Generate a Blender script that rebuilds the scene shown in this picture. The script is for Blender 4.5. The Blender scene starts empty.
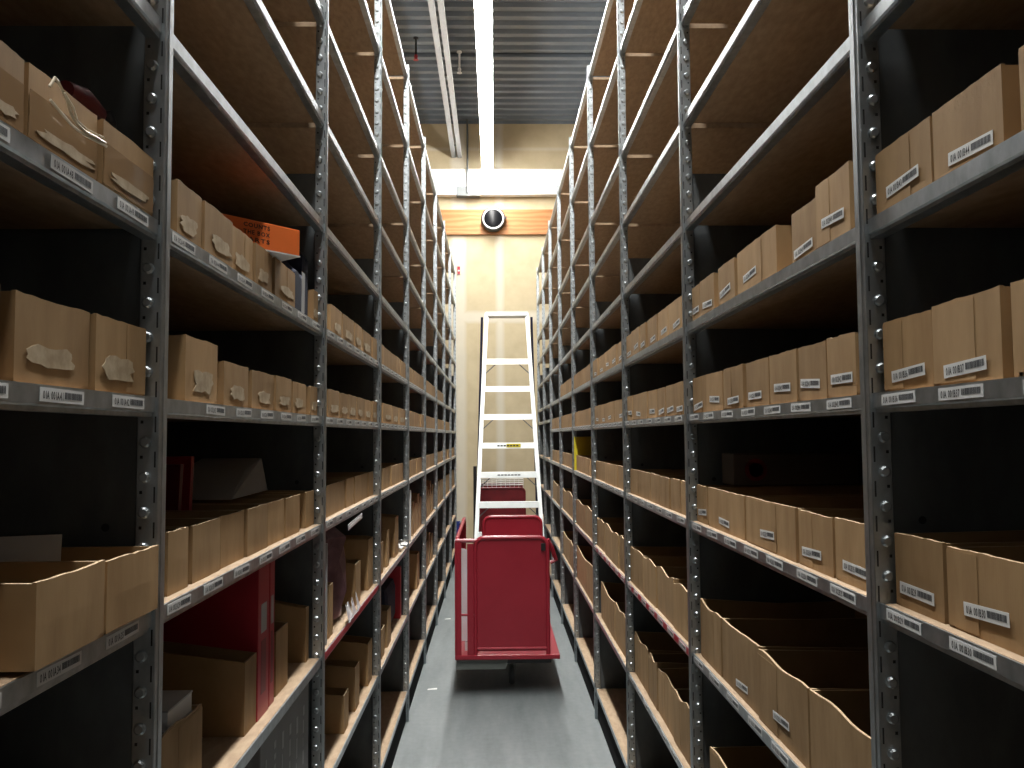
import bpy, bmesh, math, random
from mathutils import Vector, Matrix

random.seed(7)
R = math.radians
COL = bpy.context.scene.collection
scene = bpy.context.scene

# ------------------------------------------------------------------ dimensions (metres, camera stands at x=0, y=0)
EYE = 1.59
A_L, B_R = 0.4923, 0.5614          # aisle faces of the two rack runs
Y_L, Y_R = 1.2621, 1.2647          # first upright on each side
BAY = 1.22
POST = 0.036
NBAY = 9
LEVELS = [z + EYE for z in (-1.45, -1.03, -0.65, -0.277, 0.03, 0.29, 0.594, 0.903, 1.211, 1.673, 2.081)]
RAIL_H = 0.029
POST_H = 3.755
DEPTH = 0.90
CEIL = 6.08
WALL_Y = 12.2
G, F, E_, D_, C_, B_ = 0, 1, 2, 3, 4, 5   # level indices, bottom shelf upwards
LEVEL_WORD = {0: 'floor-level', 1: 'knee-high', 2: 'waist-high', 3: 'chest-high', 4: 'eye-level', 5: 'overhead'}
ORD = ['zeroth', 'first', 'second', 'third', 'fourth', 'fifth', 'sixth', 'seventh', 'eighth', 'ninth', 'tenth', 'eleventh', 'twelfth']


# ------------------------------------------------------------------ materials
def new_mat(name):
    m = bpy.data.materials.new(name)
    m.use_nodes = True
    nt = m.node_tree
    b = nt.nodes['Principled BSDF']
    return m, nt, b


def nd(nt, t, **kw):
    n = nt.nodes.new(t)
    for k, v in kw.items():
        if k in n.inputs:
            n.inputs[k].default_value = v
        else:
            setattr(n, k, v)
    return n


def rgb(c):
    return (c[0], c[1], c[2], 1.0)


def ramp(nt, stops):
    n = nt.nodes.new('ShaderNodeValToRGB')
    el = n.color_ramp.elements
    while len(el) < len(stops):
        el.new(0.5)
    for e, (p, c) in zip(el, stops):
        e.position = p
        e.color = rgb(c)
    return n


def mottled(name, c1, c2, scale=8.0, rough=0.6, metal=0.0, detail=4.0, stretch=(1, 1, 1), bump=0.0, spread=(0.35, 0.65), obj_random=0.0, spec=None):
    m, nt, b = new_mat(name)
    tc = nd(nt, 'ShaderNodeTexCoord')
    mp = nd(nt, 'ShaderNodeMapping')
    mp.inputs['Scale'].default_value = stretch
    nt.links.new(tc.outputs['Object'], mp.inputs['Vector'])
    no = nd(nt, 'ShaderNodeTexNoise', Scale=scale, Detail=detail, Roughness=0.6)
    vec = mp.outputs['Vector']
    if obj_random:
        oi = nd(nt, 'ShaderNodeObjectInfo')
        ml = nd(nt, 'ShaderNodeMath', operation='MULTIPLY')
        ml.inputs[1].default_value = 37.0
        nt.links.new(oi.outputs['Random'], ml.inputs[0])
        va = nd(nt, 'ShaderNodeVectorMath', operation='ADD')
        nt.links.new(vec, va.inputs[0])
        nt.links.new(ml.outputs[0], va.inputs[1])
        vec = va.outputs[0]
    nt.links.new(vec, no.inputs['Vector'])
    rp = ramp(nt, [(spread[0], c1), (spread[1], c2)])
    nt.links.new(no.outputs['Fac'], rp.inputs['Fac'])
    col = rp.outputs['Color']
    if obj_random:
        hs = nd(nt, 'ShaderNodeHueSaturation')
        mr = nd(nt, 'ShaderNodeMapRange')
        mr.inputs['To Min'].default_value = 1.0 - obj_random
        mr.inputs['To Max'].default_value = 1.0 + obj_random
        nt.links.new(oi.outputs['Random'], mr.inputs['Value'])
        nt.links.new(mr.outputs['Result'], hs.inputs['Value'])
        nt.links.new(col, hs.inputs['Color'])
        col = hs.outputs['Color']
    nt.links.new(col, b.inputs['Base Color'])
    b.inputs['Roughness'].default_value = rough
    b.inputs['Metallic'].default_value = metal
    if spec is not None:
        b.inputs['Specular IOR Level'].default_value = spec
    if bump:
        bp = nd(nt, 'ShaderNodeBump', Strength=bump, Distance=0.002)
        nt.links.new(no.outputs['Fac'], bp.inputs['Height'])
        nt.links.new(bp.outputs['Normal'], b.inputs['Normal'])
    return m


def plain(name, c, rough=0.5, metal=0.0, spec=None, coat=0.0):
    m, nt, b = new_mat(name)
    no = nd(nt, 'ShaderNodeTexNoise', Scale=14.0, Detail=2.0)
    tc = nd(nt, 'ShaderNodeTexCoord')
    nt.links.new(tc.outputs['Object'], no.inputs['Vector'])
    rp = ramp(nt, [(0.3, [x * 0.94 for x in c]), (0.7, [min(1, x * 1.04) for x in c])])
    nt.links.new(no.outputs['Fac'], rp.inputs['Fac'])
    nt.links.new(rp.outputs['Color'], b.inputs['Base Color'])
    b.inputs['Roughness'].default_value = rough
    b.inputs['Metallic'].default_value = metal
    if spec is not None:
        b.inputs['Specular IOR Level'].default_value = spec
    b.inputs['Coat Weight'].default_value = coat
    return m


def kraft_mat(name, c1, c2, rnd=0.14):
    m = mottled(name, c1, c2, scale=9.0, rough=0.72, stretch=(1, 2.2, 0.6), obj_random=rnd, spec=0.25)
    nt = m.node_tree
    b = nt.nodes['Principled BSDF']
    tc = nt.nodes['Texture Coordinate']
    w = nd(nt, 'ShaderNodeTexWave', Scale=70.0, Distortion=1.2)
    w.bands_direction = 'Y'
    nt.links.new(tc.outputs['Object'], w.inputs['Vector'])
    bp = nd(nt, 'ShaderNodeBump', Strength=0.05, Distance=0.0006)
    nt.links.new(w.outputs['Fac'], bp.inputs['Height'])
    nt.links.new(bp.outputs['Normal'], b.inputs['Normal'])
    return m


def emission(name, c, s):
    m = bpy.data.materials.new(name)
    m.use_nodes = True
    nt = m.node_tree
    nt.nodes.clear()
    e = nd(nt, 'ShaderNodeEmission', Strength=s)
    e.inputs['Color'].default_value = rgb(c)
    o = nd(nt, 'ShaderNodeOutputMaterial')
    nt.links.new(e.outputs[0], o.inputs['Surface'])
    return m


M = {}
M['galv'] = mottled('galvanised_steel', (0.34, 0.375, 0.39), (0.52, 0.565, 0.59), scale=34, rough=0.38, metal=0.96, stretch=(1, 1, 0.7), spread=(0.3, 0.7))
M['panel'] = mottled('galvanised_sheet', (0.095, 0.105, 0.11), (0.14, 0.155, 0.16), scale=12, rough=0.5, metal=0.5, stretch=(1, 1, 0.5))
M['board'] = mottled('particle_board', (0.295, 0.203, 0.125), (0.395, 0.285, 0.182), scale=60, rough=0.75, stretch=(1, 0.35, 1), detail=6, obj_random=0.06)
M['kraft'] = kraft_mat('kraft_cardboard', (0.300, 0.184, 0.086), (0.385, 0.248, 0.122))
M['kraft_old'] = kraft_mat('worn_cardboard', (0.28, 0.176, 0.082), (0.37, 0.242, 0.122), 0.18)
M['kraft_edge'] = plain('cut_cardboard_edge', (0.50, 0.36, 0.21), 0.8)
M['torn'] = mottled('torn_paper_layer', (0.35, 0.26, 0.155), (0.50, 0.40, 0.265), scale=45, rough=0.8)
M['tape'] = plain('clear_packing_tape', (0.30, 0.19, 0.10), 0.12, coat=0.6)
M['string'] = plain('white_strapping', (0.75, 0.66, 0.5), 0.4)
M['label'] = plain('white_label_paper', (0.72, 0.73, 0.72), 0.45)
M['ink'] = plain('black_ink', (0.02, 0.02, 0.022), 0.5)
M['barcode'] = plain('barcode_ink', (0.10, 0.105, 0.11), 0.5)
M['slot'] = plain('slot_shadow_steel', (0.012, 0.012, 0.013), 0.7)
M['kick'] = plain('black_toe_strip', (0.005, 0.005, 0.006), 0.9, spec=0.1)
M['red'] = mottled('red_enamel', (0.255, 0.014, 0.026), (0.285, 0.018, 0.031), scale=5, rough=0.32, spec=0.45)
M['darkred'] = mottled('dark_red_enamel', (0.13, 0.008, 0.012), (0.18, 0.012, 0.016), scale=6, rough=0.4)
M['redcard'] = plain('red_card', (0.36, 0.012, 0.025), 0.4)
M['rubber'] = plain('grey_rubber', (0.09, 0.09, 0.09), 0.6)
M['black'] = plain('black_plastic', (0.012, 0.012, 0.013), 0.4)
M['greybox'] = plain('grey_green_plastic', (0.14, 0.155, 0.14), 0.5)
M['alu'] = mottled('white_aluminium', (0.72, 0.76, 0.75), (0.82, 0.85, 0.84), scale=9, rough=0.35, metal=0.15)
M['navy'] = plain('navy_fibreglass', (0.012, 0.016, 0.045), 0.4)
M['greymetal'] = plain('dull_grey_metal', (0.15, 0.16, 0.16), 0.5, 0.4)
M['channel'] = plain('pale_grey_steel', (0.27, 0.285, 0.29), 0.55, 0.1)
M['white'] = plain('white_paint', (0.80, 0.80, 0.78), 0.4)
M['paper'] = plain('white_paper', (0.68, 0.68, 0.66), 0.6)
M['yellow'] = plain('yellow_board', (0.62, 0.52, 0.02), 0.5)
M['orange'] = plain('orange_card', (0.80, 0.17, 0.035), 0.45)
M['navycloth'] = mottled('navy_cloth', (0.006, 0.009, 0.022), (0.016, 0.02, 0.045), scale=30, rough=0.9)
M['blue'] = plain('blue_plastic', (0.015, 0.035, 0.20), 0.4)
M['mauve'] = mottled('mauve_wrapping', (0.13, 0.06, 0.075), (0.24, 0.13, 0.15), scale=18, rough=0.35)
M['greyprint'] = plain('grey_carton_board', (0.20, 0.20, 0.20), 0.6)
M['greyprint2'] = plain('pale_grey_print', (0.38, 0.38, 0.38), 0.6)
M['darkcard'] = plain('dark_brown_card', (0.075, 0.06, 0.05), 0.7)
M['olive'] = plain('dark_green_card', (0.01, 0.03, 0.016), 0.6)
M['lens'] = emission('lamp_lens_glow', (1.0, 0.985, 0.95), 125.0)
M['speakercone'] = plain('speaker_cone_black', (0.004, 0.004, 0.005), 0.22, spec=0.12)

# clear plastic film
m, nt, b = new_mat('clear_plastic_film')
b.inputs['Base Color'].default_value = (0.9, 0.9, 0.92, 1)
b.inputs['Transmission Weight'].default_value = 0.45
b.inputs['Roughness'].default_value = 0.12
b.inputs['IOR'].default_value = 1.2
M['film'] = m

# concrete floor
m, nt, b = new_mat('sealed_concrete')
tc = nd(nt, 'ShaderNodeTexCoord')
n1 = nd(nt, 'ShaderNodeTexNoise', Scale=1.6, Detail=8.0, Roughness=0.62)
n2 = nd(nt, 'ShaderNodeTexNoise', Scale=28.0, Detail=4.0)
mp = nd(nt, 'ShaderNodeMapping')
mp.inputs['Scale'].default_value = (6.0, 0.8, 1.0)
nt.links.new(tc.outputs['Object'], mp.inputs['Vector'])
nt.links.new(mp.outputs['Vector'], n1.inputs['Vector'])
nt.links.new(tc.outputs['Object'], n2.inputs['Vector'])
mx = nd(nt, 'ShaderNodeMath', operation='MULTIPLY_ADD')
mx.inputs[1].default_value = 0.35
nt.links.new(n2.outputs['Fac'], mx.inputs[0])
nt.links.new(n1.outputs['Fac'], mx.inputs[2])
rp = ramp(nt, [(0.45, (0.115, 0.133, 0.136)), (0.9, (0.19, 0.209, 0.212))])
nt.links.new(mx.outputs[0], rp.inputs['Fac'])
nt.links.new(rp.outputs['Color'], b.inputs['Base Color'])
b.inputs['Roughness'].default_value = 0.48
M['floor'] = m

# drywall with joint compound bands
def drywall():
    m, nt, b = new_mat('taped_drywall')
    tc = nd(nt, 'ShaderNodeTexCoord')
    sp = nd(nt, 'ShaderNodeSeparateXYZ')
    nt.links.new(tc.outputs['Object'], sp.inputs[0])
    no = nd(nt, 'ShaderNodeTexNoise', Scale=5.0, Detail=5.0)
    nt.links.new(tc.outputs['Object'], no.inputs['Vector'])

    def band(axis, centre, half, wob):
        s1 = nd(nt, 'ShaderNodeMath', operation='SUBTRACT')
        s1.inputs[1].default_value = centre
        nt.links.new(sp.outputs[axis], s1.inputs[0])
        ab = nd(nt, 'ShaderNodeMath', operation='ABSOLUTE')
        nt.links.new(s1.outputs[0], ab.inputs[0])
        ad = nd(nt, 'ShaderNodeMath', operation='MULTIPLY_ADD')
        ad.inputs[1].default_value = wob
        nt.links.new(no.outputs['Fac'], ad.inputs[0])
        nt.links.new(ab.outputs[0], ad.inputs[2])
        mr = nd(nt, 'ShaderNodeMapRange')
        mr.inputs['From Min'].default_value = half + wob * 0.5 + 0.03
        mr.inputs['From Max'].default_value = half + wob * 0.5 - 0.03
        nt.links.new(ad.outputs[0], mr.inputs['Value'])
        return mr.outputs['Result']

    bands = [band('Z', 3.275, 0.075, 0.06), band('X', 0.09, 0.05, 0.05), band('X', -0.50, 0.10, 0.06), band('Z', 5.93 - 0.22, 0.012, 0.0), band('X', 1.30, 0.06, 0.05)]
    acc = bands[0]
    for k in bands[1:]:
        mxn = nd(nt, 'ShaderNodeMath', operation='MAXIMUM')
        nt.links.new(acc, mxn.inputs[0])
        nt.links.new(k, mxn.inputs[1])
        acc = mxn.outputs[0]
    ml = nd(nt, 'ShaderNodeMath', operation='MULTIPLY')
    ml.inputs[1].default_value = 0.5
    nt.links.new(acc, ml.inputs[0])
    rp = ramp(nt, [(0.35, (0.47, 0.385, 0.24)), (0.65, (0.53, 0.44, 0.28))])
    nt.links.new(no.outputs['Fac'], rp.inputs['Fac'])
    mix = nd(nt, 'ShaderNodeMix')
    mix.data_type = 'RGBA'
    nt.links.new(ml.outputs[0], mix.inputs['Factor'])
    nt.links.new(rp.outputs['Color'], mix.inputs[6])
    mix.inputs[7].default_value = (0.66, 0.64, 0.57, 1)
    nt.links.new(mix.outputs[2], b.inputs['Base Color'])
    b.inputs['Roughness'].default_value = 0.75
    return m


M['drywall'] = drywall()
M['plainwall'] = plain('grey_wall_board', (0.16, 0.15, 0.14), 0.8)
M['deck'] = mottled('dark_metal_decking', (0.115, 0.142, 0.172), (0.15, 0.182, 0.213), scale=2, rough=0.55, metal=0.1)

# timber with grain
m, nt, b = new_mat('orange_timber')
tc = nd(nt, 'ShaderNodeTexCoord')
mp = nd(nt, 'ShaderNodeMapping')
mp.inputs['Scale'].default_value = (0.8, 1, 3.0)
nt.links.new(tc.outputs['Object'], mp.inputs['Vector'])
wv = nd(nt, 'ShaderNodeTexWave', Scale=1.6, Distortion=7.0, Detail=3.0)
wv.inputs['Detail Scale'].default_value = 1.3
wv.bands_direction = 'Z'
nt.links.new(mp.outputs['Vector'], wv.inputs['Vector'])
rp = ramp(nt, [(0.1, (0.33, 0.135, 0.038)), (0.9, (0.44, 0.195, 0.065))])
nt.links.new(wv.outputs['Fac'], rp.inputs['Fac'])
nt.links.new(rp.outputs['Color'], b.inputs['Base Color'])
b.inputs['Roughness'].default_value = 0.6
M['timber'] = m


# ------------------------------------------------------------------ mesh builder
class MB:
    def __init__(self):
        self.v, self.f, self.m = [], [], []
        self.mats = []

    def mi(self, key):
        if key not in self.mats:
            self.mats.append(key)
        return self.mats.index(key)

    def add(self, verts, faces, key):
        o = len(self.v)
        self.v += [tuple(x) for x in verts]
        k = self.mi(key)
        for f in faces:
            self.f.append(tuple(i + o for i in f))
            self.m.append(k)

    def box(self, lo, hi, key):
        x0, y0, z0 = [min(a, c) for a, c in zip(lo, hi)]
        x1, y1, z1 = [max(a, c) for a, c in zip(lo, hi)]
        v = [(x0, y0, z0), (x1, y0, z0), (x1, y1, z0), (x0, y1, z0), (x0, y0, z1), (x1, y0, z1), (x1, y1, z1), (x0, y1, z1)]
        self.add(v, [(0, 3, 2, 1), (4, 5, 6, 7), (0, 1, 5, 4), (1, 2, 6, 5), (2, 3, 7, 6), (3, 0, 4, 7)], key)

    def obox(self, O, U, V, W, key):
        """box from corner O with edge vectors U V W"""
        O, U, V, W = map(Vector, (O, U, V, W))
        v = [O, O + U, O + U + V, O + V, O + W, O + U + W, O + U + V + W, O + V + W]
        self.add(v, [(0, 3, 2, 1), (4, 5, 6, 7), (0, 1, 5, 4), (1, 2, 6, 5), (2, 3, 7, 6), (3, 0, 4, 7)], key)

    def prism(self, poly, vec, key):
        """closed polygon (list of 3D points) extruded by vec"""
        n = len(poly)
        vec = Vector(vec)
        v = [Vector(p) for p in poly] + [Vector(p) + vec for p in poly]
        f = [tuple(range(n - 1, -1, -1)), tuple(range(n, 2 * n))]
        for i in range(n):
            j = (i + 1) % n
            f.append((i, j, n + j, n + i))
        self.add(v, f, key)

    def tube(self, pts, r, key, n=10, closed=False):
        pts = [Vector(p) for p in pts]
        rings = []
        m = len(pts)
        up = None
        for i, p in enumerate(pts):
            if closed:
                d = (pts[(i + 1) % m] - pts[i - 1]).normalized()
            else:
                d = (pts[min(i + 1, m - 1)] - pts[max(i - 1, 0)]).normalized()
            if up is None:
                up = Vector((0, 0, 1)) if abs(d.z) < 0.9 else Vector((1, 0, 0))
            a = (up - d * up.dot(d))
            if a.length < 1e-4:
                a = d.orthogonal()
            a.normalize()
            up = a
            c = d.cross(a)
            rr = r[i] if isinstance(r, (list, tuple)) else r
            rings.append([p + (a * math.cos(2 * math.pi * k / n) + c * math.sin(2 * math.pi * k / n)) * rr for k in range(n)])
        v = [q for ring in rings for q in ring]
        f = []
        for i in range(m if closed else m - 1):
            j = (i + 1) % m
            for k in range(n):
                l = (k + 1) % n
                f.append((i * n + k, i * n + l, j * n + l, j * n + k))
        if not closed:
            f.append(tuple(range(n - 1, -1, -1)))
            f.append(tuple((m - 1) * n + k for k in range(n)))
        self.add(v, f, key)

    def lathe(self, prof, origin, axis, key, n=32):
        """profile [(radius, along)] spun round axis through origin"""
        axis = Vector(axis).normalized()
        a = axis.orthogonal().normalized()
        c = axis.cross(a)
        o = Vector(origin)
        v, f = [], []
        for (r, h) in prof:
            for k in range(n):
                t = 2 * math.pi * k / n
                v.append(o + axis * h + (a * math.cos(t) + c * math.sin(t)) * r)
        for i in range(len(prof) - 1):
            for k in range(n):
                l = (k + 1) % n
                f.append((i * n + k, i * n + l, (i + 1) * n + l, (i + 1) * n + k))
        f.append(tuple(range(n - 1, -1, -1)))
        f.append(tuple((len(prof) - 1) * n + k for k in range(n)))
        self.add(v, f, key)

    def mesh(self, name, smooth=False, bevel=0.0):
        me = bpy.data.meshes.new(name)
        me.from_pydata(self.v, [], self.f)
        for k in self.mats:
            me.materials.append(M[k])
        for p, k in zip(me.polygons, self.m):
            p.material_index = k
        bm = bmesh.new()
        bm.from_mesh(me)
        bmesh.ops.recalc_face_normals(bm, faces=bm.faces)
        if bevel:
            bmesh.ops.bevel(bm, geom=[e for e in bm.edges if e.is_manifold and e.calc_face_angle(0) > 0.6], offset=bevel, segments=2, affect='EDGES', profile=0.6, clamp_overlap=True)
        bm.to_mesh(me)
        bm.free()
        if smooth:
            me.polygons.foreach_set('use_smooth', [True] * len(me.polygons))
            me.set_sharp_from_angle(angle=R(35))
        return me

    def build(self, name, parent=None, loc=(0, 0, 0), rot=(0, 0, 0), smooth=False, bevel=0.0):
        o = bpy.data.objects.new(name, self.mesh(name, smooth, bevel))
        COL.objects.link(o)
        o.location = loc
        o.rotation_euler = rot
        if parent is not None:
            o.parent = parent
        return o


def link(name, me, parent=None, loc=(0, 0, 0), rot=(0, 0, 0)):
    o = bpy.data.objects.new(name, me)
    COL.objects.link(o)
    o.location = loc
    o.rotation_euler = rot
    if parent is not None:
        o.parent = parent
    return o


def empty(name, loc=(0, 0, 0), rot=(0, 0, 0)):
    o = bpy.data.objects.new(name, None)
    o.empty_display_size = 0.1
    COL.objects.link(o)
    o.location = loc
    o.rotation_euler = rot
    return o


def tag(o, label, cat, group=None):
    o['label'] = label
    o['category'] = cat
    if group:
        o['group'] = group
    return o


def struct(o):
    o['kind'] = 'structure'
    return o


# ------------------------------------------------------------------ lettering
_gl = {}


def glyph(ch):
    if ch not in _gl:
        cu = bpy.data.curves.new('lettering', 'FONT')
        cu.body = ch
        cu.size = 1.0
        cu.offset = 0.022
        cu.resolution_u = 2
        ob = bpy.data.objects.new('lettering', cu)
        me = bpy.data.meshes.new_from_object(ob)
        vs = [(v.co.x, v.co.y) for v in me.vertices]
        fs = [tuple(p.vertices) for p in me.polygons]
        w = max([x for x, _ in vs], default=0.3)
        _gl[ch] = (vs, fs, w)
        bpy.data.objects.remove(ob)
        bpy.data.meshes.remove(me)
        bpy.data.curves.remove(cu)
    return _gl[ch]


def write(mb, text, O, U, V, height, width, key='ink'):
    """lay TEXT out from O along U, scaled to WIDTH"""
    O, U, V = Vector(O), Vector(U), Vector(V)
    x, items = 0.0, []
    for ch in text:
        if ch == ' ':
            x += 0.35
            continue
        vs, fs, w = glyph(ch)
        items.append((x, vs, fs))
        x += w + 0.10
    sx, sy = width / max(x, 0.1), height / 0.72
    for x0, vs, fs in items:
        mb.add([O + U * ((x0 + vx) * sx) + V * (vy * sy) for vx, vy in vs], fs, key)


def barcode_plate(mb, C, U, V, N, w, h, text, detail=True):
    """white label with a code number and a barcode block; C is its centre"""
    C, U, V, N = map(Vector, (C, U, V, N))
    th = 0.0005
    mb.obox(C - U * w / 2 - V * h / 2, U * w, V * h, N * th, 'label')
    e = N * (th + 0.0002)
    if detail and text:
        write(mb, text, C - U * (w * 0.44) - V * (h * 0.30) + e, U, V, h * 0.58, w * 0.45)
        n = 34
        for k in range(n):
            bw = w * 0.42 / n
            mb.obox(C + U * (w * 0.035 + k * bw) - V * h * 0.20 + e * 0.9, U * bw * random.choice((0.5, 0.7, 0.85)), V * h * 0.50, N * 0.0001, 'barcode')
    else:
        mb.obox(C - U * w * 0.42 - V * h * 0.2 + e * 0.9, U * w * 0.38, V * h * 0.36, N * 0.0001, 'barcode')
        mb.obox(C + U * w * 0.04 - V * h * 0.2 + e * 0.9, U * w * 0.40, V * h * 0.5, N * 0.0001, 'barcode')


# ------------------------------------------------------------------ racks
def rail_profile(t0, sgn):
    """channel section of a shelf rail; t0 = outer face, sgn = direction into the rack"""
    p = [(0, .029), (0, .0075), (.0035, .0055), (.0035, 0), (.022, 0), (.022, .0025), (.007, .0025), (.007, .007), (.003, .009), (.003, .029)]
    return [(t0 + sgn * a, z) for a, z in p]


def post_mesh(s, front):
    mb = MB()
    t0, t1 = -0.006, 0.026
    if front:
        # aisle face with a raised bead, then the return that faces along the aisle
        prof = [(t0, 0.0012), (t0 + 0.0012, 0.0), (t1 - 0.002, 0.0), (t1, 0.003), (t1, 0.006), (0.004, 0.006), (0.004, 0.030), (0.022, 0.030), (0.022, 0.036), (t0 + 0.003, 0.036),
                (t0 + 0.0015, 0.0345), (t0 + 0.0015, 0.019), (t0 - 0.001, 0.0175), (t0 - 0.001, 0.0135), (t0, 0.012)]
        mb.prism([(s * t, y, 0.0) for t, y in prof], (0, 0, POST_H), 'galv')
        z = 0.06
        while z < POST_H - 0.04:
            # round stud head
            c = Vector((s * 0.013, 0.0, z))
            n = 12
            ring = lambda r, y: [c + Vector((math.cos(2 * math.pi * k / n) * r, y, math.sin(2 * math.pi * k / n) * r)) for k in range(n)]
            v = ring(0.0085, -0.0002) + ring(0.0082, -0.0040) + ring(0.0058, -0.0062)
            f = []
            for q in (0, 1):
                f += [(q * n + k, q * n + (k + 1) % n, (q + 1) * n + (k + 1) % n, (q + 1) * n + k) for k in range(n)]
            f.append(tuple(range(2 * n, 3 * n)))
            mb.add(v, f, 'galv')
            # pry slot and small hole
            mb.box((s * -0.0022, -0.0004, z + 0.014), (s * 0.0002, 0.0001, z + 0.037), 'slot')
            mb.box((s * 0.0165, -0.0004, z - 0.024), (s * 0.0205, 0.0001, z - 0.0195), 'slot')
            z += 0.0508
    else:
        mb.prism([(s * t, y, 0.0) for t, y in [(0.86, 0.0), (0.90, 0.0), (0.90, 0.036), (0.86, 0.036)]], (0, 0, POST_H), 'galv')
    return mb.mesh('upright_post')


def make_side_meshes(s):
    d = {}
    d['post'] = post_mesh(s, True)
    d['rpost'] = post_mesh(s, False)
    y0, y1 = POST, BAY
    mb = MB()
    mb.prism([(s * t, y0, z) for t, z in rail_profile(0.0, 1)], (0, y1 - y0, 0), 'galv')
    # hook plates at both ends
    for ya in (y0, y1 - 0.03):
        mb.box((s * 0.0032, ya, 0.010), (s * 0.006, ya + 0.03, 0.027), 'galv')
    d['rail'] = mb.mesh('front_rail')
    mb = MB()
    mb.prism([(s * t, y0, z) for t, z in [(0.87, -0.070), (0.883, -0.070), (0.883, 0.029), (0.86, 0.029), (0.86, 0.026), (0.87, 0.026)]], (0, y1 - y0, 0), 'galv')
    d['rrail'] = mb.mesh('rear_rail')
    mb = MB()
    mb.box((s * 0.0035, POST + 0.006, 0.0145), (s * 0.858, BAY - 0.008, 0.0295), 'board')
    d['board'] = mb.mesh('shelf_board', bevel=0.0012)
    mb = MB()
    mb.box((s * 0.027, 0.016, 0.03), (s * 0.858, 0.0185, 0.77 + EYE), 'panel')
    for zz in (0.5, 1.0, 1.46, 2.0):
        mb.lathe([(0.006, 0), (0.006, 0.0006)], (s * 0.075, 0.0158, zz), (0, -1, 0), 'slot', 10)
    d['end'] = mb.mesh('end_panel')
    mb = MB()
    mb.box((s * 0.885, POST, 0.02), (s * 0.888, BAY, POST_H - 0.02), 'panel')  # sheet added behind each bay, blocks light so shelf interiors stay dark
    d['back'] = mb.mesh('added_light_block')
    mb = MB()
    mb.box((s * 0.010, POST, 0.0), (s * 0.016, BAY, 0.138), 'kick')
    d['kick'] = mb.mesh('toe_strip')
    mb = MB()
    mb.box((s * -0.0008, POST + 0.01, 0.0085), (0.0, BAY - 0.01, 0.026), 'redcard')
    d['redtape'] = mb.mesh('red_tape')
    return d


def side(s):
    return ('left', A_L, Y_L) if s < 0 else ('right', B_R, Y_R)


def wx(s, t):
    return (-A_L - t) if s < 0 else (B_R + t)


def bay_y0(s, i):
    return side(s)[2] + BAY * (i - 2)


CODE0 = {F: 15, E_: 22, D_: 29, C_: 36, B_: 43}


def code_for(s, i, lev, k):
    """code number of the k-th position of a shelf, counted from its near end"""
    if s > 0:
        n = CODE0[lev] + (6 - k)
        return '01A %03dB%02d' % (i, n)
    n = CODE0[lev] + k
    return '01A %03dA%02d' % (i, n)


for s in (-1, 1):
    nm, X0, Y0 = side(s)
    ms = make_side_meshes(s)
    for i in range(1, NBAY + 1):
        e = empty('shelving_bay', (wx(s, 0), bay_y0(s, i), 0))
        where = {1: 'cut by the picture edge', NBAY: 'beside the end wall'}.get(i, 'with particle board shelves')
        tag(e, 'galvanised shelving bay, %s from the camera in the %s rack, %s' % (ORD[i], nm, where), 'shelving', 'galvanised shelving bays along the aisle')
        if i == 1:
            link('upright_post', ms['post'], e)
            link('upright_post', ms['rpost'], e)
        link('upright_post', ms['post'], e, (0, BAY, 0))
        link('upright_post', ms['rpost'], e, (0, BAY, 0))
        link('end_panel', ms['end'], e, (0, BAY, 0))
        link('added_light_block', ms['back'], e)
        link('toe_strip', ms['kick'], e)
        for lev, z in enumerate(LEVELS):
            if s > 0 and i >= 8 and lev == C_:
                z += 0.10
            rail = link('front_rail', ms['rail'], e, (0, 0, z))
            link('rear_rail', ms['rrail'], e, (0, 0, z))
            link('shelf_board', ms['board'], e, (0, 0, z))
            if (s > 0 and lev == E_ and i in (3, 4)) or (s < 0 and lev == E_ and i == 3):
                link('red_tape', ms['redtape'], rail)
            labelled = {B_: 5, C_: 7, D_: 6} if s < 0 else {B_: 0, C_: 7, D_: 6, E_: 4, F: 3}
            if i <= labelled.get(lev, 0):
                n = 7
                for k in range(n):
                    if i == 1 and k < 3:
                        continue
                    if s < 0 and lev == C_ and i == 2 and k == 0:
                        continue
                    mb = MB()
                    pitch = (BAY - POST) / n
                    jig = random.uniform(-0.008, 0.008)
                    yc = POST + pitch * (k + 0.5) + jig + (0.012 if s > 0 else -0.01)
                    tilt = random.uniform(-0.02, 0.02)
                    U = Vector((0, -s * math.cos(tilt), math.sin(tilt)))
                    V = Vector((0, s * math.sin(tilt), math.cos(tilt)))
                    off = 0.0014 if (lev == E_ and i in (3, 4)) else 0.0002
                    barcode_plate(mb, (-s * off, yc, 0.0180), U, V, (-s, 0, 0), 0.100, 0.0155, code_for(s, i, lev, k), i <= 3)
                    mb.build('barcode_label', rail)

# ------------------------------------------------------------------ cardboard bins
COUNT = {}


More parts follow.
